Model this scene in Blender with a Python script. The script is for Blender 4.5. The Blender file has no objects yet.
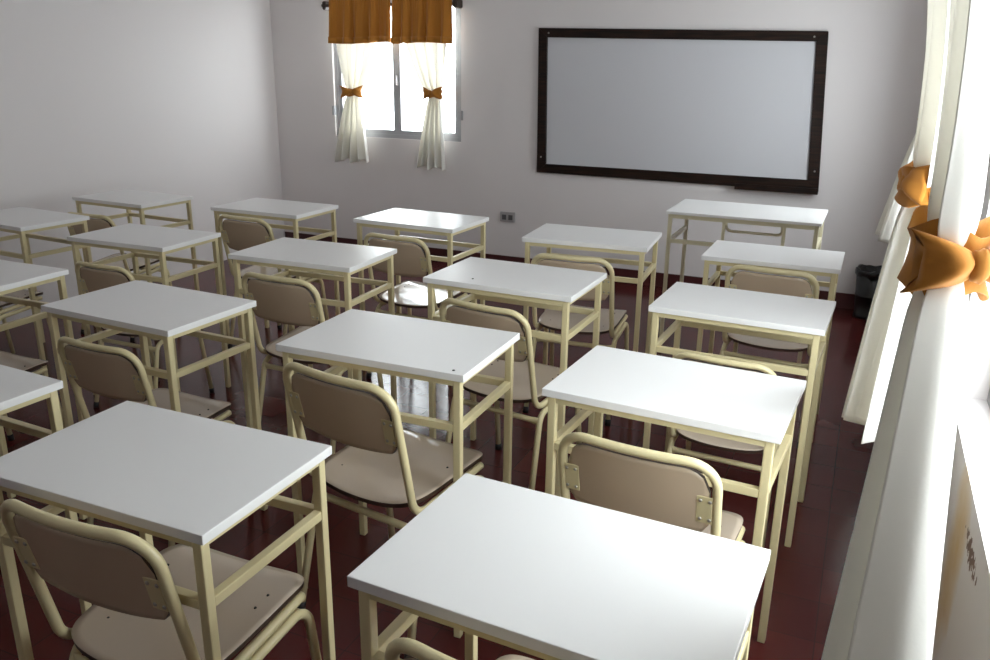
import bpy, bmesh, math, random
from mathutils import Vector, Matrix
random.seed(7)
S = bpy.context.scene
COL = S.collection
PI = math.pi
R = math.radians

# ------------------------------------------------------------------ camera
CAM_H = 1.4909
cam_d = bpy.data.cameras.new('camera')
cam = bpy.data.objects.new('camera', cam_d); COL.objects.link(cam)
cam_d.sensor_width = 36.0; cam_d.sensor_fit = 'HORIZONTAL'
cam_d.lens = 826.86 / 990 * 36.0
cam_d.clip_start = 0.02
YAW, PITCH, ROLL = R(23.80), R(17.817), R(0.768)
fwd = Vector((-math.sin(YAW) * math.cos(PITCH), math.cos(YAW) * math.cos(PITCH), -math.sin(PITCH)))
rgt = Vector((math.cos(YAW), math.sin(YAW), 0))
upv = rgt.cross(fwd)
r2 = rgt * math.cos(ROLL) + upv * math.sin(ROLL)
u2 = -rgt * math.sin(ROLL) + upv * math.cos(ROLL)
M = Matrix((r2, u2, -fwd)).transposed().to_4x4()
M.translation = Vector((0, 0, CAM_H))
cam.matrix_world = M
S.camera = cam

# ------------------------------------------------------------------ world, exposure
SKY = 19.0
w = bpy.data.worlds.new('world'); S.world = w; w.use_nodes = True
bg = w.node_tree.nodes['Background']
bg.inputs[0].default_value = (0.93, 0.97, 1.0, 1); bg.inputs[1].default_value = SKY
S.view_settings.view_transform = 'Standard'
S.view_settings.look = 'None'
S.view_settings.gamma = 1.0
S.view_settings.use_curve_mapping = False
S.view_settings.exposure = -0.42
S.cycles.max_bounces = 12
S.cycles.diffuse_bounces = 8
S.cycles.transparent_max_bounces = 16

def portal(name, loc, rot, sx, sy):
    l = bpy.data.lights.new(name, 'AREA'); l.shape = 'RECTANGLE'; l.size = sx; l.size_y = sy
    l.cycles.is_portal = True
    o = bpy.data.objects.new(name, l); COL.objects.link(o); o.location = loc; o.rotation_euler = rot

# room measures
XL, XR, YF, YB, ZC = -4.50, 0.28, 5.692, -1.5, 2.45
TH = 0.18
WF = (-3.93, -2.81, 0.93, 1.95)                       # front window: x0,x1,z0,z1
WS = [(0.88, 2.30, 0.69, 1.95), (3.95, 4.99, 0.80, 1.95)]   # side windows: y0,y1,z0,z1
portal('front_window_daylight', ((WF[0] + WF[1]) / 2, YF + TH + .01, (WF[2] + WF[3]) / 2), (R(-90), 0, 0), WF[1] - WF[0], WF[3] - WF[2])
for s in WS:
    portal('side_window_daylight', (XR + TH + .01, (s[0] + s[1]) / 2, (s[2] + s[3]) / 2), (0, R(90), 0), s[3] - s[2], s[1] - s[0])

# ------------------------------------------------------------------ materials
def srgb(r, g, b):
    f = lambda c: (c / 255 / 12.92) if c / 255 <= .04045 else ((c / 255 + .055) / 1.055) ** 2.4
    return (f(r), f(g), f(b), 1)

def mat(name, col, rough=.5, spec=.5, metal=0, coat=0, noise=None, bump=None):
    m = bpy.data.materials.new(name); m.use_nodes = True
    nt = m.node_tree; b = nt.nodes['Principled BSDF']
    b.inputs['Base Color'].default_value = col
    b.inputs['Roughness'].default_value = rough
    b.inputs['Specular IOR Level'].default_value = spec
    b.inputs['Metallic'].default_value = metal
    b.inputs['Coat Weight'].default_value = coat
    b.inputs['Coat Roughness'].default_value = .06
    tc = nt.nodes.new('ShaderNodeTexCoord')
    if noise:
        sc, amt = noise
        n = nt.nodes.new('ShaderNodeTexNoise'); n.inputs['Scale'].default_value = sc; n.inputs['Detail'].default_value = 4
        nt.links.new(tc.outputs['Object'], n.inputs['Vector'])
        mx = nt.nodes.new('ShaderNodeMix'); mx.data_type = 'RGBA'
        mx.inputs[6].default_value = tuple(c * (1 - amt) for c in col[:3]) + (1,)
        mx.inputs[7].default_value = tuple(min(1, c * (1 + amt)) for c in col[:3]) + (1,)
        nt.links.new(n.outputs['Fac'], mx.inputs[0]); nt.links.new(mx.outputs[2], b.inputs['Base Color'])
    if bump:
        sc, st = bump
        n2 = nt.nodes.new('ShaderNodeTexNoise'); n2.inputs['Scale'].default_value = sc; n2.inputs['Detail'].default_value = 3
        nt.links.new(tc.outputs['Object'], n2.inputs['Vector'])
        bp = nt.nodes.new('ShaderNodeBump'); bp.inputs['Strength'].default_value = st; bp.inputs['Distance'].default_value = .01
        nt.links.new(n2.outputs['Fac'], bp.inputs['Height']); nt.links.new(bp.outputs['Normal'], b.inputs['Normal'])
    return m

M_wall = mat('painted_wall', srgb(223, 218, 217), .55, .4, noise=(1.2, .02), bump=(3, .08))
M_ceil = mat('ceiling_paint', srgb(240, 238, 238), .7, .3)
M_top = mat('white_laminate', srgb(232, 231, 230), .33, .45, noise=(6, .012))
M_frame = mat('cream_paint', srgb(214, 201, 158), .32, .5, noise=(14, .05))
M_tframe = mat('pale_cream_paint', srgb(214, 206, 176), .35, .5)
M_seat = mat('beige_laminate', srgb(192, 176, 158), .13, .6, noise=(9, .03))
M_back = mat('taupe_laminate', srgb(196, 176, 152), .2, .5, noise=(9, .04))
M_cap = mat('black_rubber', srgb(22, 20, 20), .6)
M_steel = mat('steel_rivet', srgb(190, 188, 182), .3, .5, metal=1)
M_alu = mat('grey_aluminium', srgb(165, 165, 168), .4, .5, metal=.4)
M_board = mat('whiteboard_enamel', srgb(203, 203, 207), .4, .35)
M_black = mat('black_plastic', srgb(24, 23, 23), .4)
M_bag = mat('black_bin_bag', srgb(20, 19, 19), .3, bump=(60, .6))
M_base = mat('oxblood_skirting_paint', srgb(74, 36, 36), .3, .5)
M_socket = mat('grey_socket_plastic', srgb(172, 168, 168), .4)
M_sockdark = mat('socket_hole', srgb(90, 88, 88), .5)
M_wood_rod = mat('dark_stained_rod', srgb(50, 34, 24), .4, noise=(12, .2))

def wood_mat():
    m = mat('dark_walnut_frame', srgb(42, 27, 21), .45, .25)
    nt = m.node_tree; b = nt.nodes['Principled BSDF']
    tc = nt.nodes.new('ShaderNodeTexCoord'); mp = nt.nodes.new('ShaderNodeMapping'); mp.inputs['Scale'].default_value = (2, 2, 30)
    n = nt.nodes.new('ShaderNodeTexNoise'); n.inputs['Scale'].default_value = 3; n.inputs['Detail'].default_value = 5
    cr = nt.nodes.new('ShaderNodeValToRGB')
    cr.color_ramp.elements[0].color = srgb(18, 11, 9); cr.color_ramp.elements[1].color = srgb(50, 31, 21)
    cr.color_ramp.elements[0].position = .35; cr.color_ramp.elements[1].position = .75
    nt.links.new(tc.outputs['Object'], mp.inputs[0]); nt.links.new(mp.outputs[0], n.inputs['Vector'])
    nt.links.new(n.outputs['Fac'], cr.inputs[0]); nt.links.new(cr.outputs[0], b.inputs['Base Color'])
    return m
M_wood = wood_mat()

def floor_mat():
    m = bpy.data.materials.new('oxblood_floor_tiles'); m.use_nodes = True
    nt = m.node_tree; b = nt.nodes['Principled BSDF']; L = nt.links
    tc = nt.nodes.new('ShaderNodeTexCoord')
    mp = nt.nodes.new('ShaderNodeMapping'); mp.inputs['Location'].default_value = (1.665, -3.04, 0)
    L.new(tc.outputs['Object'], mp.inputs[0])
    br = nt.nodes.new('ShaderNodeTexBrick')
    br.offset = 0; br.inputs['Scale'].default_value = 1
    br.inputs['Brick Width'].default_value = .19; br.inputs['Row Height'].default_value = .19
    br.inputs['Mortar Size'].default_value = .0016; br.inputs['Mortar Smooth'].default_value = .2
    br.inputs['Color1'].default_value = srgb(90, 38, 36); br.inputs['Color2'].default_value = srgb(77, 32, 31)
    br.inputs['Mortar'].default_value = srgb(58, 34, 33)
    L.new(mp.outputs[0], br.inputs['Vector'])
    n = nt.nodes.new('ShaderNodeTexNoise'); n.inputs['Scale'].default_value = 3.5; n.inputs['Detail'].default_value = 6
    L.new(tc.outputs['Object'], n.inputs['Vector'])
    mx = nt.nodes.new('ShaderNodeMix'); mx.data_type = 'RGBA'; mx.blend_type = 'MULTIPLY'; mx.inputs[0].default_value = .5
    cr = nt.nodes.new('ShaderNodeValToRGB'); cr.color_ramp.elements[0].position = .3; cr.color_ramp.elements[1].position = .7
    cr.color_ramp.elements[0].color = (.55, .5, .5, 1)
    L.new(n.outputs['Fac'], cr.inputs[0]); L.new(br.outputs['Color'], mx.inputs[6]); L.new(cr.outputs[0], mx.inputs[7])
    L.new(mx.outputs[2], b.inputs['Base Color'])
    n2 = nt.nodes.new('ShaderNodeTexNoise'); n2.inputs['Scale'].default_value = 26; n2.inputs['Detail'].default_value = 5
    L.new(tc.outputs['Object'], n2.inputs['Vector'])
    mr = nt.nodes.new('ShaderNodeMapRange'); mr.inputs['From Min'].default_value = .45; mr.inputs['From Max'].default_value = .72
    mr.inputs['To Min'].default_value = .16; mr.inputs['To Max'].default_value = .22
    L.new(n2.outputs['Fac'], mr.inputs[0]); L.new(mr.outputs[0], b.inputs['Roughness'])
    b.inputs['Specular IOR Level'].default_value = .2
    ad = nt.nodes.new('ShaderNodeMath'); ad.operation = 'MULTIPLY_ADD'; ad.inputs[1].default_value = -1.0
    L.new(br.outputs['Fac'], ad.inputs[0]); L.new(n2.outputs['Fac'], ad.inputs[2])
    bp = nt.nodes.new('ShaderNodeBump'); bp.inputs['Strength'].default_value = .05; bp.inputs['Distance'].default_value = .002
    L.new(ad.outputs[0], bp.inputs['Height']); L.new(bp.outputs[0], b.inputs['Normal'])
    return m
M_floor = floor_mat()

def side_wall_mat():
    # white paint with a peeled patch and a tan area beneath the near window
    m = mat('painted_wall_with_peeling_patch', srgb(223, 218, 217), .55, .4)
    nt = m.node_tree; b = nt.nodes['Principled BSDF']; L = nt.links
    tc = nt.nodes.new('ShaderNodeTexCoord'); sp = nt.nodes.new('ShaderNodeSeparateXYZ'); L.new(tc.outputs['Object'], sp.inputs[0])
    def dist(axis, c, s):
        a = nt.nodes.new('ShaderNodeMath'); a.operation = 'SUBTRACT'; a.inputs[1].default_value = c; L.new(sp.outputs[axis], a.inputs[0])
        d = nt.nodes.new('ShaderNodeMath'); d.operation = 'DIVIDE'; d.inputs[1].default_value = s; L.new(a.outputs[0], d.inputs[0])
        p = nt.nodes.new('ShaderNodeMath'); p.operation = 'POWER'; p.inputs[1].default_value = 2; L.new(d.outputs[0], p.inputs[0])
        return p
    def blob(cy, sy, cz, sz, nsc, namt):
        p, q = dist('Y', cy, sy), dist('Z', cz, sz)
        a = nt.nodes.new('ShaderNodeMath'); a.operation = 'ADD'; L.new(p.outputs[0], a.inputs[0]); L.new(q.outputs[0], a.inputs[1])
        n = nt.nodes.new('ShaderNodeTexNoise'); n.inputs['Scale'].default_value = nsc; n.inputs['Detail'].default_value = 6
        L.new(tc.outputs['Object'], n.inputs['Vector'])
        k = nt.nodes.new('ShaderNodeMath'); k.operation = 'MULTIPLY_ADD'; k.inputs[1].default_value = namt
        L.new(n.outputs['Fac'], k.inputs[0]); L.new(a.outputs[0], k.inputs[2])
        return k
    def ramp(src, lo, hi):
        r = nt.nodes.new('ShaderNodeMapRange'); r.inputs['From Min'].default_value = lo; r.inputs['From Max'].default_value = hi
        r.inputs['To Min'].default_value = 1; r.inputs['To Max'].default_value = 0
        L.new(src.outputs[0], r.inputs[0]); return r
    tan_area = ramp(blob(1.80, .12, .52, .25, 12, 1.2), .5, 1.7)
    peel = ramp(blob(1.62, .13, .615, .03, 60, 3.0), 1.8, 1.95)
    m1 = nt.nodes.new('ShaderNodeMix'); m1.data_type = 'RGBA'; m1.inputs[6].default_value = srgb(223, 218, 217); m1.inputs[7].default_value = srgb(206, 176, 128)
    m2 = nt.nodes.new('ShaderNodeMix'); m2.data_type = 'RGBA'; m2.inputs[7].default_value = srgb(120, 96, 84)
    L.new(tan_area.outputs[0], m1.inputs[0]); L.new(m1.outputs[2], m2.inputs[6]); L.new(peel.outputs[0], m2.inputs[0])
    L.new(m2.outputs[2], b.inputs['Base Color'])
    return m
M_side = side_wall_mat()

def cloth(name, col, transl, rough=.8, weave=220, sheen=.15):
    m = bpy.data.materials.new(name); m.use_nodes = True
    nt = m.node_tree; b = nt.nodes['Principled BSDF']; L = nt.links
    b.inputs['Base Color'].default_value = col; b.inputs['Roughness'].default_value = rough
    b.inputs['Specular IOR Level'].default_value = .25; b.inputs['Sheen Weight'].default_value = sheen
    t = nt.nodes.new('ShaderNodeBsdfTranslucent'); t.inputs[0].default_value = col
    mx = nt.nodes.new('ShaderNodeMixShader'); mx.inputs[0].default_value = transl
    out = nt.nodes['Material Output']
    L.new(b.outputs[0], mx.inputs[1]); L.new(t.outputs[0], mx.inputs[2]); L.new(mx.outputs[0], out.inputs[0])
    tc = nt.nodes.new('ShaderNodeTexCoord')
    n = nt.nodes.new('ShaderNodeTexNoise'); n.inputs['Scale'].default_value = weave; n.inputs['Detail'].default_value = 2
    L.new(tc.outputs['Object'], n.inputs['Vector'])
    bp = nt.nodes.new('ShaderNodeBump'); bp.inputs['Strength'].default_value = .08; bp.inputs['Distance'].default_value = .002
    L.new(n.outputs['Fac'], bp.inputs['Height']); L.new(bp.outputs[0], b.inputs['Normal'])
    return m
M_curtain = cloth('white_satin_curtain', srgb(244, 242, 236), .27, .5)
M_ochre = cloth('ochre_cotton', srgb(182, 120, 46), .10, .85)
M_hem = cloth('ochre_cotton_doubled', srgb(182, 120, 46), .02, .85)

def glass_mat():
    m = bpy.data.materials.new('window_glass'); m.use_nodes = True
    nt = m.node_tree; nt.nodes.remove(nt.nodes['Principled BSDF']); out = nt.nodes['Material Output']
    t = nt.nodes.new('ShaderNodeBsdfTransparent'); t.inputs[0].default_value = (.95, .97, .97, 1)
    g = nt.nodes.new('ShaderNodeBsdfGlossy'); g.inputs['Roughness'].default_value = .02
    mx = nt.nodes.new('ShaderNodeMixShader'); mx.inputs[0].default_value = .06
    nt.links.new(t.outputs[0], mx.inputs[1]); nt.links.new(g.outputs[0], mx.inputs[2]); nt.links.new(mx.outputs[0], out.inputs[0])
    return m
M_glass = glass_mat()

# ------------------------------------------------------------------ mesh helpers
def box(bm, x0, x1, y0, y1, z0, z1):
    vs = [bm.verts.new(c) for c in ((x0, y0, z0), (x1, y0, z0), (x1, y1, z0), (x0, y1, z0), (x0, y0, z1), (x1, y0, z1), (x1, y1, z1), (x0, y1, z1))]
    for f in ((3, 2, 1, 0), (4, 5, 6, 7), (0, 1, 5, 4), (1, 2, 6, 5), (2, 3, 7, 6), (3, 0, 4, 7)):
        bm.faces.new([vs[i] for i in f])

def obox(*a, bev=0, seg=2):
    bm = bmesh.new(); box(bm, *a)
    if bev: bmesh.ops.bevel(bm, geom=bm.edges[:], offset=bev, segments=seg, affect='EDGES', profile=.6)
    return bm

def tube(bm, pts, r, n=10, cap=True, flat=None):
    """round tube through pts; flat(t) -> (scale of width, scale of height) for flattened ends"""
    pts = [Vector(p) for p in pts]; rings = []; up = None; N = len(pts)
    for i, p in enumerate(pts):
        t = (pts[min(i + 1, N - 1)] - pts[max(i - 1, 0)]).normalized()
        if up is None:
            up = Vector((0, 0, 1)) if abs(t.z) < .9 else Vector((1, 0, 0))
        a = (up - t * up.dot(t)).normalized(); up = a
        b = t.cross(a)
        ka, kb = flat(i / (N - 1)) if flat else (1, 1)
        rings.append([bm.verts.new(p + (a * math.cos(k * 2 * PI / n) * ka + b * math.sin(k * 2 * PI / n) * kb) * r) for k in range(n)])
    for A, B in zip(rings, rings[1:]):
        for k in range(n):
            f = bm.faces.new((A[k], A[(k + 1) % n], B[(k + 1) % n], B[k])); f.smooth = True
    if cap:
        bm.faces.new(rings[0][::-1]); bm.faces.new(rings[-1])

def fillet(pts, rad, n=6):
    """round the corners of a polyline; rad is one radius or one per inner corner"""
    pts = [Vector(p) for p in pts]; out = [pts[0]]
    for i in range(1, len(pts) - 1):
        r = rad[i - 1] if isinstance(rad, (list, tuple)) else rad
        p, a, b = pts[i], (pts[i - 1] - pts[i]).normalized(), (pts[i + 1] - pts[i]).normalized()
        ang = a.angle(b); d = r / math.tan(ang / 2)
        c = p + (a + b).normalized() * (r / math.sin(ang / 2))
        s, e = p + a * d - c, p + b * d - c
        for k in range(n + 1):
            v = s.normalized().slerp(e.normalized(), k / n).normalized() * r
            out.append(c + v)
    out.append(pts[-1])
    return out

def lathe(bm, prof, n=28, cx=0, cy=0):
    rings = [[bm.verts.new((cx + r * math.cos(2 * PI * k / n), cy + r * math.sin(2 * PI * k / n), z)) for k in range(n)] for r, z in prof]
    for A, B in zip(rings, rings[1:]):
        for k in range(n):
            f = bm.faces.new((A[k], A[(k + 1) % n], B[(k + 1) % n], B[k])); f.smooth = True
    return rings

def obj(name, bm, m, parent=None, loc=None, smooth=False):
    bmesh.ops.recalc_face_normals(bm, faces=bm.faces[:])
    me = bpy.data.meshes.new(name); bm.to_mesh(me); bm.free()
    if smooth:
        for p in me.polygons: p.use_smooth = True
    me.materials.append(m)
    o = bpy.data.objects.new(name, me); COL.objects.link(o)
    if parent: o.parent = parent
    if loc: o.location = loc
    return o

def tag(o, label, cat, group=None):
    o['label'] = label; o['category'] = cat
    if group: o['group'] = group
    return o

def thing(name, label, cat, loc=(0, 0, 0), rz=0, group=None):
    o = bpy.data.objects.new(name, None); COL.objects.link(o); o.empty_display_size = .1
    o.location = loc; o.rotation_euler = (0, 0, rz)
    return tag(o, label, cat, group)

def struct(name, bm, m, parent=None):
    o = obj(name, bm, m, parent)
    if not parent: o['kind'] = 'structure'
    return o

KIDS = {}
def dup(src, loc, rz, label):
    r = src.copy(); COL.objects.link(r); r.location = loc; r.rotation_euler = (0, 0, rz); r['label'] = label
    for ch in src.children:
        c = ch.copy(); COL.objects.link(c); c.parent = r
        for g in ch.children:
            d = g.copy(); COL.objects.link(d); d.parent = c
    return r

# ------------------------------------------------------------------ room shell
def wall_with_holes(axis, p0, p1, a0, a1, z0, z1, holes):
    """a wall slab between p0 and p1 on its normal axis, spanning a0..a1, with rectangular openings (reveals included)"""
    bm = bmesh.new()
    As = sorted({a0, a1, *[h[0] for h in holes], *[h[1] for h in holes]})
    Zs = sorted({z0, z1, *[h[2] for h in holes], *[h[3] for h in holes]})
    for i in range(len(As) - 1):
        for j in range(len(Zs) - 1):
            ca, cz = (As[i] + As[i + 1]) / 2, (Zs[j] + Zs[j + 1]) / 2
            if any(h[0] < ca < h[1] and h[2] < cz < h[3] for h in holes): continue
            if axis == 'x': box(bm, p0, p1, As[i], As[i + 1], Zs[j], Zs[j + 1])
            else: box(bm, As[i], As[i + 1], p0, p1, Zs[j], Zs[j + 1])
    bmesh.ops.remove_doubles(bm, verts=bm.verts[:], dist=1e-5)
    dupf = {}
    for f in bm.faces: dupf.setdefault(tuple(round(c, 4) for c in f.calc_center_median()), []).append(f)
    bmesh.ops.delete(bm, geom=[f for fs in dupf.values() if len(fs) > 1 for f in fs], context='FACES')
    return bm

struct('floor', obox(XL - TH, XR + TH, YB - TH, YF + TH, -.1, 0), M_floor)
struct('ceiling', obox(XL - TH, XR + TH, YB - TH, YF + TH, ZC, ZC + .1), M_ceil)
struct('wall_front', wall_with_holes('y', YF, YF + TH, XL, XR, 0, ZC, [WF]), M_wall)
struct('wall_left', obox(XL - TH, XL, YB - TH, YF + TH, 0, ZC), M_wall)
struct('wall_right', wall_with_holes('x', XR, XR + TH, YB - TH, YF + TH, 0, ZC, WS), M_side)
struct('wall_back', obox(XL, XR, YB - TH, YB, 0, ZC), M_wall)
BH = .1
struct('baseboard_front', obox(XL + .012, XR - .012, YF - .012, YF, 0, BH), M_base)
struct('baseboard_right', obox(XR - .012, XR, YB, YF, 0, BH), M_base)

def ring_frame(bm, a0, a1, z0, z1, t, d0, d1, axis):
    for (p, q, s, e) in ((a0, a1, z0, z0 + t), (a0, a1, z1 - t, z1), (a0, a0 + t, z0 + t, z1 - t), (a1 - t, a1, z0 + t, z1 - t)):
        if axis == 'y': box(bm, p, q, d0, d1, s, e)
        else: box(bm, d0, d1, p, q, s, e)

def window(n, a0, a1, z0, z1, p, axis):
    """two-leaf casement; p = inner plane of the frame along the wall normal"""
    bm = bmesh.new(); ring_frame(bm, a0, a1, z0, z1, .03, p, p + .05, axis)
    fr = struct('window_%d' % n, bm, M_alu)
    mid = (a0 + a1) / 2
    for q0, q1 in ((a0 + .03, mid), (mid, a1 - .03)):
        bm = bmesh.new(); ring_frame(bm, q0, q1, z0 + .03, z1 - .03, .032, p + .006, p + .04, axis)
        s = obj('sash', bm, M_alu, fr)
        c = (q0 + .03, q1 - .03, z0 + .06, z1 - .06)
        g = obox(c[0], c[1], p + .02, p + .025, c[2], c[3]) if axis == 'y' else obox(p + .02, p + .025, c[0], c[1], c[2], c[3])
        obj('pane', g, M_glass, s)
    bm = bmesh.new(); zc = z0 + .41
    if axis == 'y': box(bm, mid - .008, mid + .008, p - .02, p + .006, zc - .01, zc + .06)
    else: box(bm, p - .02, p + .006, mid - .008, mid + .008, zc - .01, zc + .06)
    obj('handle', bm, M_socket, fr)
    return fr

window(1, *WF, YF + .02, 'y')
for i, s in enumerate(WS): window(2 + i, *s, XR + .08, 'x')
# little hinges on the front window's outer edges
fw = bpy.data.objects['window_1']
for x in (WF[0] - .005, WF[1] + .005):
    obj('hinge', obox(x - .012, x + .012, YF - .012, YF + .03, 1.09, 1.16, bev=.003), M_alu, fw)

# ------------------------------------------------------------------ curtains
def smooth(a, b, t):
    t = max(0, min(1, (t - a) / (b - a))); return t * t * (3 - 2 * t)

def curtain(name, label, group, along, axis, dn, gather, top, hem, ztop, zbow, zhem, folds, out, phase, bow_dir, hem_tilt=0.0, bow_off=.056, band=.024, wing=1.0, hem_amp=.052):
    """sheet tied at a bow. along axis coordinates: gather (centre), top (a0,a1), hem (a0,a1).
    out = (top,bow,hem) distance of the sheet's middle from wall plane dn (towards the room is -)"""
    NV, NU = 70, 120
    bm = bmesh.new(); rows = []
    for i in range(NV + 1):
        z = ztop + (zhem - ztop) * i / NV
        if z >= zbow:
            t = (z - zbow) / (ztop - zbow); k = t ** .62
            a0 = gather - .04 + (top[0] - gather + .04) * k; a1 = gather + .04 + (top[1] - gather - .04) * k
            d = out[1] + (out[0] - out[1]) * smooth(0, 1, t); amp = .03 * (1 - smooth(0, .5, t)) + .02 * smooth(0, .5, t)
        else:
            t = (zbow - z) / (zbow - zhem); k = t ** .72
            a0 = gather - .035 + (hem[0] - gather + .035) * k; a1 = gather + .035 + (hem[1] - gather - .035) * k
            d = out[1] + (out[2] - out[1]) * k; amp = .03 + (hem_amp - .03) * t
        nb = math.exp(-((z - zbow) / .035) ** 2)
        amp *= 1 - .35 * nb
        row = []
        for j in range(NU + 1):
            u = j / NU
            a = a0 + (a1 - a0) * u
            wv = math.sin(2 * PI * folds * u + phase + .5 * math.sin(3.1 * u + phase)) + .35 * math.sin(2 * PI * folds * 1.7 * u + 2 * phase + 1.2)
            dd = d + amp * wv * .8
            a += .25 * amp * math.cos(2 * PI * folds * u + phase)
            zz = z
            if z < zbow: zz = z - (.012 * math.sin(2 * PI * u * 2 + phase) + hem_tilt * (u - .5)) * ((zbow - z) / (zbow - zhem)) ** 2
            row.append(bm.verts.new((a, dn - dd, zz) if axis == 'y' else (dn - dd, a, zz)))
        rows.append(row)
    for A, B in zip(rows, rows[1:]):
        for j in range(NU):
            f = bm.faces.new((A[j], A[j + 1], B[j + 1], B[j])); f.smooth = True
    c = obj(name, bm, M_curtain); tag(c, label, 'curtain', group)
    md = c.modifiers.new('thickness', 'SOLIDIFY'); md.thickness = .0012; md.offset = 0
    # tie-back: band round the gather plus a two-winged bow
    cen = Vector((gather, dn - out[1], zbow)) if axis == 'y' else Vector((dn - out[1], gather, zbow))
    bm = bmesh.new(); n = 40; rr = []
    for zi, sc in ((-band, 1.12), (-band * .5, 1.0), (.0, .95), (band * .5, 1.0), (band, 1.12)):
        ring = []
        for k in range(n):
            th = 2 * PI * k / n
            rad = (1 + .05 * math.sin(5 * th + zi * 60)) * sc
            ea, ed = .052 * rad, .045 * rad
            ring.append(bm.verts.new(cen + (Vector((ea * math.cos(th), ed * math.sin(th), zi * (1 + .25 * math.sin(3 * th + phase)))) if axis == 'y' else Vector((ed * math.cos(th), ea * math.sin(th), zi * (1 + .25 * math.sin(3 * th + phase)))))))
        rr.append(ring)
    for A, B in zip(rr, rr[1:]):
        for k in range(n): f = bm.faces.new((A[k], A[(k + 1) % n], B[(k + 1) % n], B[k])); f.smooth = True
    tb = obj('tieback', bm, M_ochre, c)
    md = tb.modifiers.new('thickness', 'SOLIDIFY'); md.thickness = .003
    front = cen + Vector(bow_dir).normalized() * bow_off
    nrm = Vector(bow_dir).normalized(); side = Vector((0, 0, 1)).cross(nrm)
    for sgn in (-1, 1):
        obj('bow_wing', bow_wing(front, side * sgn, nrm, sgn + phase, wing), M_ochre, tb)
    bm = bmesh.new()
    bmesh.ops.create_uvsphere(bm, u_segments=14, v_segments=10, radius=1)
    for v in bm.verts:
        q = v.co.copy(); v.co = front + side * q.x * .014 + nrm * (q.y * .013 + .006) + Vector((0, 0, 1)) * q.z * .02 * (1 + .1 * math.sin(9 * q.x))
    obj('knot', bm, M_ochre, tb, smooth=True)
    return c

def bow_wing(o, side, nrm, ph, wing=1.0):
    """hollow flared loop of cloth, pinched at the knot"""
    bm = bmesh.new(); rings = []; n = 28; L = .075 * wing
    for i in range(15):
        t = i / 14
        h = .012 + .034 * wing * t ** .75; th = .006 + .017 * math.sin(PI * min(1, t * .95)) ** .8
        ring = []
        for k in range(n):
            a = 2 * PI * k / n
            ruff = .005 * math.sin(4 * a + ph * 2 + 5 * t) * (.3 + .7 * t)
            p = o + side * (L * t * (1 - .12 * math.cos(2 * a) * t) + .004) + Vector((0, 0, 1)) * (h * math.sin(a) + .006 * t * ph * .3) + nrm * (th * math.cos(a) + ruff - .02 * t * t)
            ring.append(bm.verts.new(p))
        rings.append(ring)
    for A, B in zip(rings, rings[1:]):
        for k in range(n): f = bm.faces.new((A[k], A[(k + 1) % n], B[(k + 1) % n], B[k])); f.smooth = True
    # end closed a little inside the mouth, like a folded loop
    A = rings[-1]; q = [bm.verts.new(v.co * .35 + o * .0 + sum((x.co for x in A), Vector()) / n * .65 - side * .018) for v in A]
    for k in range(n): f = bm.faces.new((A[k], A[(k + 1) % n], q[(k + 1) % n], q[k])); f.smooth = True
    bm.faces.new(q)
    return bm

G = 'white curtains tied back with ochre bows'
FR = ('y', YF)
curtain('curtain', 'left white curtain of the front window, tied with an ochre bow', G, None, 'y', YF, -3.70, (-3.865, -3.42), (-3.885, -3.60), 1.88, 1.27, .745, 4, (.085, .075, .08), .4, (.25, -1, .1), wing=1.1)
curtain('curtain', 'right white curtain of the front window, tied with an ochre bow', G, None, 'y', YF, -2.985, (-3.30, -2.85), (-3.135, -2.91), 1.88, 1.275, .735, 4, (.085, .075, .08), 2.1, (-.15, -1, .1), wing=1.1)
curtain('curtain', 'white curtain on the right wall nearest the camera, large ochre bow', G, None, 'x', XR, 1.13, (.90, 1.42), (.78, 1.12), 1.94, 1.275, .735, 3.5, (.225, .175, .185), 1.0, (.45, -1, .05), bow_off=.062, band=.042, wing=.8, hem_amp=.066)
curtain('curtain', 'white curtain on the right wall just behind the nearest one, ochre bow half hidden', G, None, 'x', XR, 1.75, (1.46, 2.15), (1.78, 2.06), 1.94, 1.285, .745, 4, (.222, .172, .20), 2.4, (-1, -.15, .1), bow_off=.030, band=.03, wing=.9)
curtain('curtain', 'far white curtain on the right wall, only its flared hem showing above the black bin', G, None, 'x', XR, 4.20, (3.97, 4.5), (4.05, 4.42), 1.94, 1.275, .76, 4, (.055, .05, .15), .2, (-1, -.1, .1), bow_off=.03)

def rod(a0, a1, axis, dn, off, z, label):
    t = thing('curtain_rod', label, 'curtain rod', (0, 0, 0), 0, 'curtain rods')
    bm = bmesh.new()
    P = (lambda a, d, z: (a, dn - d, z)) if axis == 'y' else (lambda a, d, z: (dn - d, a, z))
    tube(bm, [P(a0, off, z), P(a1, off, z)], .012, 12)
    obj('rod', bm, M_wood_rod, t)
    for a in (a0 + .02, a1 - .02):
        bm = bmesh.new()
        lo, hi = P(a - .015, off + .012, z - .03), P(a + .015, 0, z + .03)
        mn = [min(x, y) for x, y in zip(lo, hi)]; mx = [max(x, y) for x, y in zip(lo, hi)]
        box(bm, mn[0], mx[0], mn[1], mx[1], mn[2], mx[2])
        bmesh.ops.bevel(bm, geom=bm.edges[:], offset=.006, segments=2, affect='EDGES')
        obj('bracket', bm, M_wood_rod, t)
rod(-3.935, -2.79, 'y', YF, .095, 1.897, 'dark wooden curtain rod above the front window, behind the ochre valances')
rod(.84, 2.36, 'x', XR, .222, 1.958, 'dark wooden curtain rod of the near right-wall window')
rod(3.9, 5.05, 'x', XR, .055, 1.958, 'dark wooden curtain rod of the far right-wall window')

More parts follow.
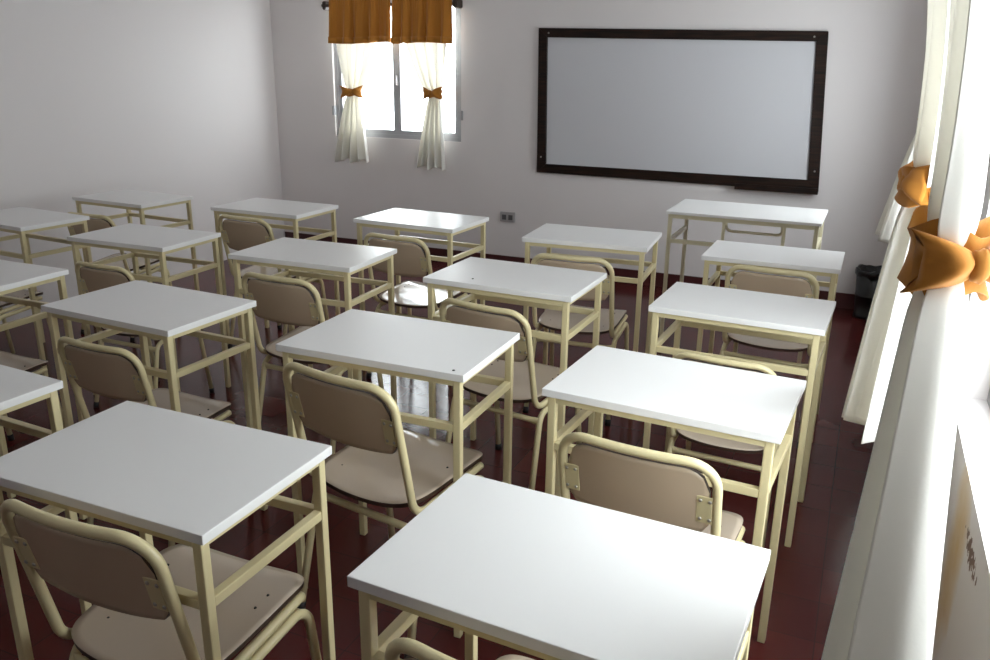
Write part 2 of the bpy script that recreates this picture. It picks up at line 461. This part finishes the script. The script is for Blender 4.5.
def valance(a0, a1, ph, label):
    NV, NU = 24, 110; bm = bmesh.new(); rows = []
    zt, zb = 1.935, 1.628
    for i in range(NV + 1):
        t = i / NV; z = zt + (zb - zt) * t; row = []
        for j in range(NU + 1):
            u = j / NU
            amp = .009 + .021 * t
            wv = math.sin(2 * PI * 4.5 * u + ph) + .5 * math.sin(2 * PI * 7.3 * u + 2.3 * ph)
            wv2 = math.sin(2 * PI * 26 * u) * .004 * (1 - t) ** 2
            d = .122 + amp * wv * .7 + wv2 + .012 * t
            hemthick = .003 if zb + .045 > z else 0
            taper = .035 * (1 - t) * (1 if ph < 1 else -1)
            row.append(bm.verts.new((a0 + (a1 - a0) * u + .01 * t * (u - .5), YF - d - hemthick, z - .006 * math.sin(5 * u + ph) * t)))
        rows.append(row)
    for A, B in zip(rows, rows[1:]):
        for j in range(NU): f = bm.faces.new((A[j], A[j + 1], B[j + 1], B[j])); f.smooth = True
    o = obj('valance', bm, M_ochre); tag(o, label, 'valance', 'ochre valances over the front window')
    md = o.modifiers.new('thickness', 'SOLIDIFY'); md.thickness = .002; md.offset = 0
    # turned-up hem band, a doubled strip of the same cloth
    bm = bmesh.new(); rws = []
    for zz in (0, 1):
        rws.append([bm.verts.new(rows_co) for rows_co in HEM(a0, a1, ph, zz)])
    for j in range(NU): f = bm.faces.new((rws[0][j], rws[0][j + 1], rws[1][j + 1], rws[1][j])); f.smooth = True
    h = obj('hem_band', bm, M_hem, o)
    md = h.modifiers.new('thickness', 'SOLIDIFY'); md.thickness = .002
def HEM(a0, a1, ph, k):
    NU = 110; out = []
    z = 1.628 + .046 * k; t = (1.935 - z) / .307
    for j in range(NU + 1):
        u = j / NU; amp = .009 + .021 * t
        wv = math.sin(2 * PI * 4.5 * u + ph) + .5 * math.sin(2 * PI * 7.3 * u + 2.3 * ph)
        out.append((a0 + (a1 - a0) * u + .01 * t * (u - .5), YF - (.122 + amp * wv * .7 + .012 * t + .006), z - .006 * math.sin(5 * u + ph) * t))
    return out
valance(-3.85, -3.322, .3, 'left half of the ochre valance above the front window')
valance(-3.305, -2.825, 1.9, 'right half of the ochre valance above the front window')

# ------------------------------------------------------------------ whiteboard
wb = thing('whiteboard', 'wide white board in a dark wooden frame hung on the front wall', 'whiteboard', (-1.245, YF, .74))
OUT = [(-2.2, 1.734), (-.324, 1.707), (-.262, .741), (-2.185, .749)]   # TL, TR, BR, BL (hangs a little out of square)
INN = [(-2.135, 1.672), (-.387, 1.648), (-.335, .813), (-2.117, .812)]
def prism(quad, y0, y1):
    bm = bmesh.new()
    A = [bm.verts.new((x + 1.245, y0 - YF, z - .74)) for x, z in quad]; B = [bm.verts.new((x + 1.245, y1 - YF, z - .74)) for x, z in quad]
    bm.faces.new(A); bm.faces.new(B[::-1])
    for k in range(4): bm.faces.new((A[k], A[(k + 1) % 4], B[(k + 1) % 4], B[k]))
    return bm
obj('writing_surface', prism([(x + (-.01 if x < -1 else .01), z + (.01 if z > 1 else -.01)) for x, z in INN], YF - .012, YF), M_board, wb)
for k in range(4):
    q = [OUT[k], OUT[(k + 1) % 4], INN[(k + 1) % 4], INN[k]]
    bm = prism(q, YF - .028, YF); bmesh.ops.bevel(bm, geom=bm.edges[:], offset=.003, segments=1, affect='EDGES')
    fr = obj('frame_bar', bm, M_wood, wb)
for x, z in ((-2.125, 1.70), (-.40, 1.675), (-2.155, .86), (-.30, .87)):
    bm = bmesh.new(); bmesh.ops.create_cone(bm, cap_ends=True, segments=10, radius1=.006, radius2=.005, depth=.004, matrix=Matrix.Translation((x + 1.245, -.03, z - .74)) @ Matrix.Rotation(PI / 2, 4, 'X'))
    obj('screw', bm, M_steel, wb)
bm = bmesh.new(); box(bm, -.775 + 1.245, -.262 + 1.245, -.085, -.028, -.008, .006); box(bm, -.775 + 1.245, -.262 + 1.245, -.085, -.078, .006, .030)
obj('pen_tray', bm, M_wood, wb)

# ------------------------------------------------------------------ wall socket
so = thing('wall_socket', 'small grey double power socket low on the front wall', 'power socket', (-2.416, YF, .40))
obj('plate', obox(-.06, .06, -.012, 0, -.038, .038, bev=.004), M_socket, so)
for dx in (-.027, .025):
    obj('outlet', obox(dx - .017, dx + .017, -.014, -.011, -.022, .016, bev=.001), M_sockdark, so)

# ------------------------------------------------------------------ school desks
DW, DD, DH, TT = .5476, .3671, .76, .019
def make_desk():
    t = thing('school_desk', '', 'desk', group='white school desks with cream frames')
    obj('tabletop', obox(-DW / 2, DW / 2, -DD / 2, DD / 2, DH - TT, DH, bev=.0018), M_top, t)
    lx, ly, s = DW / 2 - .023, DD / 2 - .018, .010
    for sx in (-1, 1):
        for sy in (-1, 1):
            bm = obox(sx * lx - s, sx * lx + s, sy * ly - s, sy * ly + s, 0, DH - TT, bev=.003)
            obj('leg', bm, M_frame, t)
    bm = bmesh.new(); e = .001
    for sy in (-1, 1): box(bm, -lx + s, lx - s, sy * ly - s + e, sy * ly + s - e, DH - TT - .016, DH - TT)
    for sx in (-1, 1): box(bm, sx * lx - s + e, sx * lx + s - e, -ly + s, ly - s, DH - TT - .016, DH - TT)
    obj('top_frame', bm, M_frame, t)
    zr = .612
    for sy in (-1, 1): obj('rail', obox(-lx + s, lx - s, sy * ly - s + e, sy * ly + s - e, zr - .010, zr + .010, bev=.002), M_frame, t)
    for sx in (-1, 1): obj('rail', obox(sx * lx - s + e, sx * lx + s - e, -ly + s, ly - s, zr - .010, zr + .010, bev=.002), M_frame, t)
    return t

def make_chair():
    t = thing('school_chair', '', 'chair', group='cream tubular school chairs with beige laminate')
    ZS, r = .418, .0105
    # seat: rounded, gently dished plywood
    bm = bmesh.new(); N = 22; top = {}; bot = {}
    for i in range(N + 1):
        for j in range(N + 1):
            u, v = -1 + 2 * i / N, -1 + 2 * j / N
            # square -> superellipse outline
            k = (abs(u) ** 6 + abs(v) ** 6) ** (1 / 6); mx = max(abs(u), abs(v)); f = mx / k if k else 1
            uu, vv = u * f, v * f
            x = uu * (.180 - .005 * (1 - vv)); y = .170 * vv + .008
            if vv < 0: y -= .02 * (1 - uu * uu) * (-vv)          # rear edge bows back
            z = ZS + .075 * y + .010 * uu * uu - .006 - .014 * max(0, vv - .4) ** 2 / .36 + .006 * max(0, -vv - .3)
            top[i, j] = bm.verts.new((x, y, z)); bot[i, j] = bm.verts.new((x * .992, y * .992, z - .012))
    for i in range(N):
        for j in range(N):
            f = bm.faces.new((top[i, j], top[i + 1, j], top[i + 1, j + 1], top[i, j + 1])); f.smooth = True
            f = bm.faces.new((bot[i, j], bot[i, j + 1], bot[i + 1, j + 1], bot[i + 1, j])); f.smooth = True
    edge = [(i, 0) for i in range(N)] + [(N, j) for j in range(N)] + [(i, N) for i in range(N, 0, -1)] + [(0, j) for j in range(N, 0, -1)]
    sides = []
    for a, b in zip(edge, edge[1:] + edge[:1]):
        f = bm.faces.new((top[a], bot[a], bot[b], top[b])); sides.append(f)
    bmesh.ops.recalc_face_normals(bm, faces=bm.faces[:])
    me = bpy.data.meshes.new('seat'); 
    for f in sides: f.material_index = 1
    for f in bm.faces:
        if f.calc_center_median().z < ZS - .03: pass
    bm.to_mesh(me); bm.free(); me.materials.append(M_seat); me.materials.append(M_ply)
    seat = bpy.data.objects.new('seat', me); COL.objects.link(seat); seat.parent = t
    for x, y in ((-.10, -.12), (.10, -.12), (-.12, -.09), (.12, -.09), (-.13, .08), (.13, .08), (-.13, .04), (.13, .04)):
        bm = bmesh.new(); bmesh.ops.create_cone(bm, cap_ends=True, segments=8, radius1=.0032, radius2=.0025, depth=.003, matrix=Matrix.Translation((x, y, ZS - .0055 + .075 * y + .010 * (x / .172) ** 2)))
        obj('screw', bm, M_cap, seat)
    # back tube: seat rails, bend up, leaning back, one hoop over the top
    zr = .378
    hw = .171
    zt = .7345
    pts = []
    left = [(-hw, .135, zr + .022), (-hw, -.150, zr), (-hw, -.225, zt)]
    right = [(hw, -.225, zt), (hw, -.150, zr), (hw, .135, zr + .022)]
    path = fillet(left + right, [.055, .062, .062, .055], 8)
    def bow(p):
        # the top of the hoop bows a little backwards between the posts
        k = max(0, min(1, (p.z - .60) / .14)); return Vector((p.x, p.y - .022 * k * (1 - (p.x / hw) ** 2), p.z))
    # densify
    dense = []
    for a, b in zip(path, path[1:]):
        n = max(1, int((b - a).length / .02))
        for q in range(n): dense.append(a.lerp(b, q / n))
    dense.append(path[-1])
    bm = bmesh.new(); tube(bm, [bow(p) for p in dense], r, 12)
    obj('back_frame', bm, M_frame, t)
    # backrest panel in the plane of the posts
    def plane(x, z):
        k = (z - zr) / (zt - zr); y = -.150 + (-.075) * k
        kk = max(0, min(1, (z - .54) / .2)); return Vector((x, y - .022 * (.6 + .4 * kk) * (1 - (x / hw) ** 2) + .004, z))
    bm = bmesh.new(); NX, NZ = 24, 12; F = {}; Bk = {}
    for i in range(NX + 1):
        for j in range(NZ + 1):
            u, v = -1 + 2 * i / NX, -1 + 2 * j / NZ
            x = u * .156
            zl, zh = .560 - .012 * (1 - u * u), .718
            c = .055                                              # rounded top corners
            ax = max(0, abs(x) - (.156 - c)); zh -= c - math.sqrt(max(0, c * c - ax * ax))
            cb = .018; axb = max(0, abs(x) - (.156 - cb)); zl += cb - math.sqrt(max(0, cb * cb - axb * axb))
            z = zl + (zh - zl) * (v + 1) / 2
            p = plane(x, z)
            F[i, j] = bm.verts.new(p + Vector((0, .0055, 0))); Bk[i, j] = bm.verts.new(p - Vector((0, .0055, 0)))
    for i in range(NX):
        for j in range(NZ):
            f = bm.faces.new((F[i, j], F[i, j + 1], F[i + 1, j + 1], F[i + 1, j])); f.smooth = True
            f = bm.faces.new((Bk[i, j], Bk[i + 1, j], Bk[i + 1, j + 1], Bk[i, j + 1])); f.smooth = True
    edge = [(i, 0) for i in range(NX)] + [(NX, j) for j in range(NZ)] + [(i, NZ) for i in range(NX, 0, -1)] + [(0, j) for j in range(NZ, 0, -1)]
    sides = [bm.faces.new((F[a], F[b], Bk[b], Bk[a])) for a, b in zip(edge, edge[1:] + edge[:1])]
    for f in sides: f.material_index = 1
    bmesh.ops.recalc_face_normals(bm, faces=bm.faces[:])
    me = bpy.data.meshes.new('backrest'); bm.to_mesh(me); bm.free(); me.materials.append(M_back); me.materials.append(M_ply)
    back = bpy.data.objects.new('backrest', me); COL.objects.link(back); back.parent = t
    for sx in (-1, 1):
        zc = .620; p = plane(sx * .153, zc)
        bm = bmesh.new(); box(bm, -.0165, .0165, -.0015, .0015, -.035, .035)
        bmesh.ops.bevel(bm, geom=bm.edges[:], offset=.001, segments=1, affect='EDGES')
        rot = Matrix.Rotation(math.atan2(.075, zt - zr), 4, 'X')
        mt = Matrix.Translation(p + Vector((sx * -.006, -.0085, 0))) @ rot
        bm.transform(mt)
        b = obj('bracket', bm, M_frame, t)
        for dz in (-.024, .024):
            for dx in (-.008, .012):
                bm = bmesh.new(); bmesh.ops.create_uvsphere(bm, u_segments=8, v_segments=6, radius=.0042)
                for v in bm.verts: v.co.y *= .6
                bm.transform(mt @ Matrix.Translation((sx * dx, -.002, dz)))
                obj('rivet', bm, M_steel, b, smooth=True)
    # side leg frames: front leg, under-seat run, rear leg in one bent tube
    for sx in (-1, 1):
        p = [(sx * .186, .182, .008), (sx * .177, .140, .376), (sx * .177, -.125, .357), (sx * .188, -.205, .008)]
        bm = bmesh.new(); tube(bm, fillet(p, [.05, .05], 8), r, 12)
        l = obj('leg_frame', bm, M_frame, t)
        for q, d in ((Vector(p[0]), Vector(p[1]) - Vector(p[0])), (Vector(p[3]), Vector(p[2]) - Vector(p[3]))):
            d.normalize(); bm = bmesh.new(); tube(bm, [q - d * .008, q + d * .02], .0128, 12)
            for v in bm.verts: v.co.z = max(0, v.co.z)
            obj('foot_cap', bm, M_cap, l)
    for y in (-.133, .142):
        bm = bmesh.new()
        fl = lambda s: (1.35, .45) if min(s, 1 - s) < .06 else ((1.1, .8) if min(s, 1 - s) < .12 else (1, 1))
        tube(bm, [(-.177 + .354 * k / 24, y, .330 if y < 0 else .345) for k in range(25)], r * .95, 12, flat=fl)
        obj('crossbar', bm, M_frame, t)
    return t

M_ply = mat('dark_plywood_edge', srgb(62, 44, 34), .5)

# desk: name -> x, y, rotation (deg), label
CC = ['the column beside the right-wall curtains', 'the second column from the curtains', 'the middle column', 'the second column from the left wall', 'the column along the left wall']
DESKS = [
    ('A4', -.340, 1.052, -2.6, 1.006, 'large white-topped desk in the foreground, nearest the camera and the curtains'),
    ('A3', -0.349, 1.883, -3.53, 1.0, 'white school desk just beyond the foreground desk, in the column beside the curtains'),
    ('A2', -0.31, 2.733, -2.28, 0.987, 'white school desk in the curtain-side column, second from the whiteboard'),
    ('A1', -0.307, 3.597, -0.4, 0.983, 'white school desk overlapping the teacher desk in view, nearest the black bin'),
    ('B4', -1.175, 1.06, 0.48, 1.0, 'white school desk at bottom left of the photo, nearest row'),
    ('B3', -1.105, 1.866, 0.85, 1.015, 'white school desk at the centre of the photo, chair with gleaming seat before it'),
    ('B2', -1.095, 2.666, -1.39, 1.017, 'white school desk just beyond the central desk, small dark speck on its top'),
    ('B1', -1.08, 3.527, 3.72, 1.011, 'white school desk by the front wall, below the left end of the whiteboard'),
    ('C4', -1.964, 1.094, -2.77, 1, 'white school desk cut off by the left photo edge, nearest row'),
    ('C3', -2.019, 1.863, -2.4, 0.995, 'white school desk in the middle column, third from the front wall'),
    ('C2', -1.981, 2.682, 2.28, 1.009, 'white school desk in the middle column, second from the front wall'),
    ('C1', -1.963, 3.541, -2.38, 1.011, 'white school desk in the middle column, frontmost, left of the wall socket'),
    ('D3', -2.879, 1.864, 1.11, 1, 'white school desk cut off by the left photo edge, second row from the camera'),
    ('D2', -2.899, 2.692, 1.73, 0.984, 'white school desk in the second column from the left wall, middle of its column'),
    ('D1', -2.839, 3.526, 0.21, 1.001, 'white school desk near the front left corner, below the front window\'s left edge'),
    ('E2', -3.78, 2.755, -3.9, .982, 'white school desk against the left wall, cut off by the photo edge'),
    ('E1', -3.759, 3.438, -2.68, 0.993, 'white school desk against the left wall, farthest from the camera'),
]
d0 = make_desk()
for i, (k, x, y, a, sc, lab) in enumerate(DESKS):
    if i == 0: d0.location = (x, y, 0); d0.rotation_euler = (0, 0, R(a)); d0.scale = (sc,) * 3; d0['label'] = lab
    else:
        dd = dup(d0, (x, y, 0), R(a), lab); dd.scale = (sc,) * 3
        spot = {'B2': (-1.210, 2.545), 'B3': (-.862, 1.705)}.get(k)
        if spot:                                     # a screw that came up through the laminate
            q = Matrix.Rotation(-R(a), 3, 'Z') @ Vector((spot[0] - x, spot[1] - y, 0)) / sc
            bm = bmesh.new(); bmesh.ops.create_cone(bm, cap_ends=True, segments=10, radius1=.004, radius2=.003, depth=.002, matrix=Matrix.Translation((q.x, q.y, DH + .0008)))
            obj('screw_head', bm, M_cap, dd)

# chair: middle of the top of its back (x, y), rotation
CHAIRS = [
    ('A4', -0.355, 0.81, -3, 1, 'cream chair tucked under the foreground desk, mostly cut off by the bottom edge'),
    ('A3', -0.360, 1.546, -4, 1, 'cream chair with taupe backrest just beyond the foreground desk, beside the curtains'),
    ('A2', -0.312, 2.389, -4, 0.9, 'cream chair with only its top rail peeking over the desk beyond the foreground one'),
    ('A1', -0.286, 3.33, -4, 1, 'cream chair at the desk nearest the black bin, in front of the teacher desk'),
    ('B4', -1.142, 0.824, 1, 1.03, 'cream chair at bottom left of the photo, pushed under the nearest left desk'),
    ('B3', -1.115, 1.55, -9, 1.045, 'cream chair at the central desk, bright streak gleaming across its seat'),
    ('B2', -1.096, 2.363, -9, 1, 'cream chair just beyond the central desk, turned slightly towards the curtains'),
    ('B1', -1.065, 3.180, 3.5, 1, 'cream chair at the desk below the left end of the whiteboard'),
    ('C3', -1.99, 1.607, -1, 0.95, 'cream chair at the middle-column desk third from the front wall'),
    ('C2', -1.926, 2.365, -2, 1, 'cream chair at the middle-column desk second from the front wall'),
    ('C1', -1.929, 3.209, -4, 1, 'cream chair with the bright window mirrored in its seat, frontmost middle desk'),
    ('D3', -2.875, 1.625, 0, 0.95, 'cream chair with only its seat showing at the left photo edge'),
    ('D2', -2.845, 2.386, 0, 0.92, 'cream chair in the second column from the left wall, at the middle desk'),
    ('D1', -2.85, 3.27, -4, 1, 'cream chair at the desk in the front left corner, left of the front window'),
    ('E2', -3.75, 2.3, 0, 0.95, 'cream chair by the left wall, under the desk cut off by the photo edge'),
    ('E1', -3.765, 3.12, 3, 0.95, 'cream chair by the left wall at the farthest desk'),
]
c0 = make_chair()
BACK = .235
for i, (k, x, y, a, sc, lab) in enumerate(CHAIRS):
    rz = R(a); lx, ly = x - BACK * sc * math.sin(rz), y + BACK * sc * math.cos(rz)
    if i == 0: c0.location = (lx, ly, 0); c0.rotation_euler = (0, 0, rz); c0['label'] = lab
    else: dup(c0, (lx, ly, 0), rz, lab).scale = (sc,) * 3

# ------------------------------------------------------------------ teacher's desk
t = thing('teacher_desk', 'long white-topped teacher desk with slim pale frame below the whiteboard', 'desk', (-.553, 4.609, 0), R(-.5))
TW, TD = .779, .479
obj('tabletop', obox(-TW / 2, TW / 2, -TD / 2, TD / 2, .745, .76, bev=.002), M_top, t)
lx, ly, s = TW / 2 - .022, TD / 2 - .02, .010
for sx in (-1, 1):
    for sy in (-1, 1):
        l = obj('leg', obox(sx * lx - s, sx * lx + s, sy * ly - s, sy * ly + s, .01, .745, bev=.002), M_tframe, t)
        obj('foot_cap', obox(sx * lx - s - .001, sx * lx + s + .001, sy * ly - s - .001, sy * ly + s + .001, 0, .012), M_cap, l)
bm = bmesh.new()
for sy in (-1, 1): box(bm, -lx + s, lx - s, sy * ly - s + .001, sy * ly + s - .001, .723, .745)
for sx in (-1, 1): box(bm, sx * lx - s + .001, sx * lx + s - .001, -ly + s, ly - s, .723, .745)
obj('top_frame', bm, M_tframe, t)
zr = .60
obj('rail', obox(-lx + s, lx - s, -ly - s + .001, -ly + s - .001, zr - .01, zr + .01), M_tframe, t)
for sx in (-1, 1): obj('rail', obox(sx * lx - s + .001, sx * lx + s - .001, -ly + s, ly - s, zr - .01, zr + .01), M_tframe, t)
for x in (-.085, .215): obj('post', obox(x - .008, x + .008, -ly - s + .002, -ly + s - .002, zr + .01, .723), M_tframe, t)
bm = bmesh.new()
tube(bm, fillet([(-.075, -ly, .722), (-.075, -ly + .04, .672), (.205, -ly + .04, .672), (.205, -ly, .722)], [.03, .03], 6), .007, 8)
obj('support_bar', bm, M_tframe, t)

# ------------------------------------------------------------------ waste bin
t = thing('waste_bin', 'black plastic waste bin with a bag over its rim, in the front right corner', 'bin', (.135, 5.53, 0))
bm = bmesh.new()
rg = lathe(bm, [(.0, .002), (.088, .002), (.092, 0), (.092, .025), (.088, .03), (.096, .14), (.099, .143), (.099, .15), (.097, .153), (.106, .30), (.102, .30), (.086, .03), (0, .03)], 32)
obj('body', bm, M_black, t)
bm = bmesh.new(); rings = []
n = 48
for i, (r0, z) in enumerate(((.110, .272), (.114, .285), (.116, .302), (.113, .312), (.104, .311), (.096, .292), (.07, .270), (.03, .262))):
    rings.append([bm.verts.new(((r0 + .004 * math.sin(7 * th + i) + .003 * math.sin(13 * th + 2 * i)) * math.cos(th), (r0 + .004 * math.sin(7 * th + i) + .003 * math.sin(13 * th + 2 * i)) * math.sin(th), z + .004 * math.sin(5 * th + i * .8) + .003 * math.sin(11 * th))) for th in [2 * PI * k / n for k in range(n)]])
for A, B in zip(rings, rings[1:]):
    for k in range(n): f = bm.faces.new((A[k], A[(k + 1) % n], B[(k + 1) % n], B[k])); f.smooth = True
bm.faces.new(rings[-1])
obj('bin_bag', bm, M_bag, t)
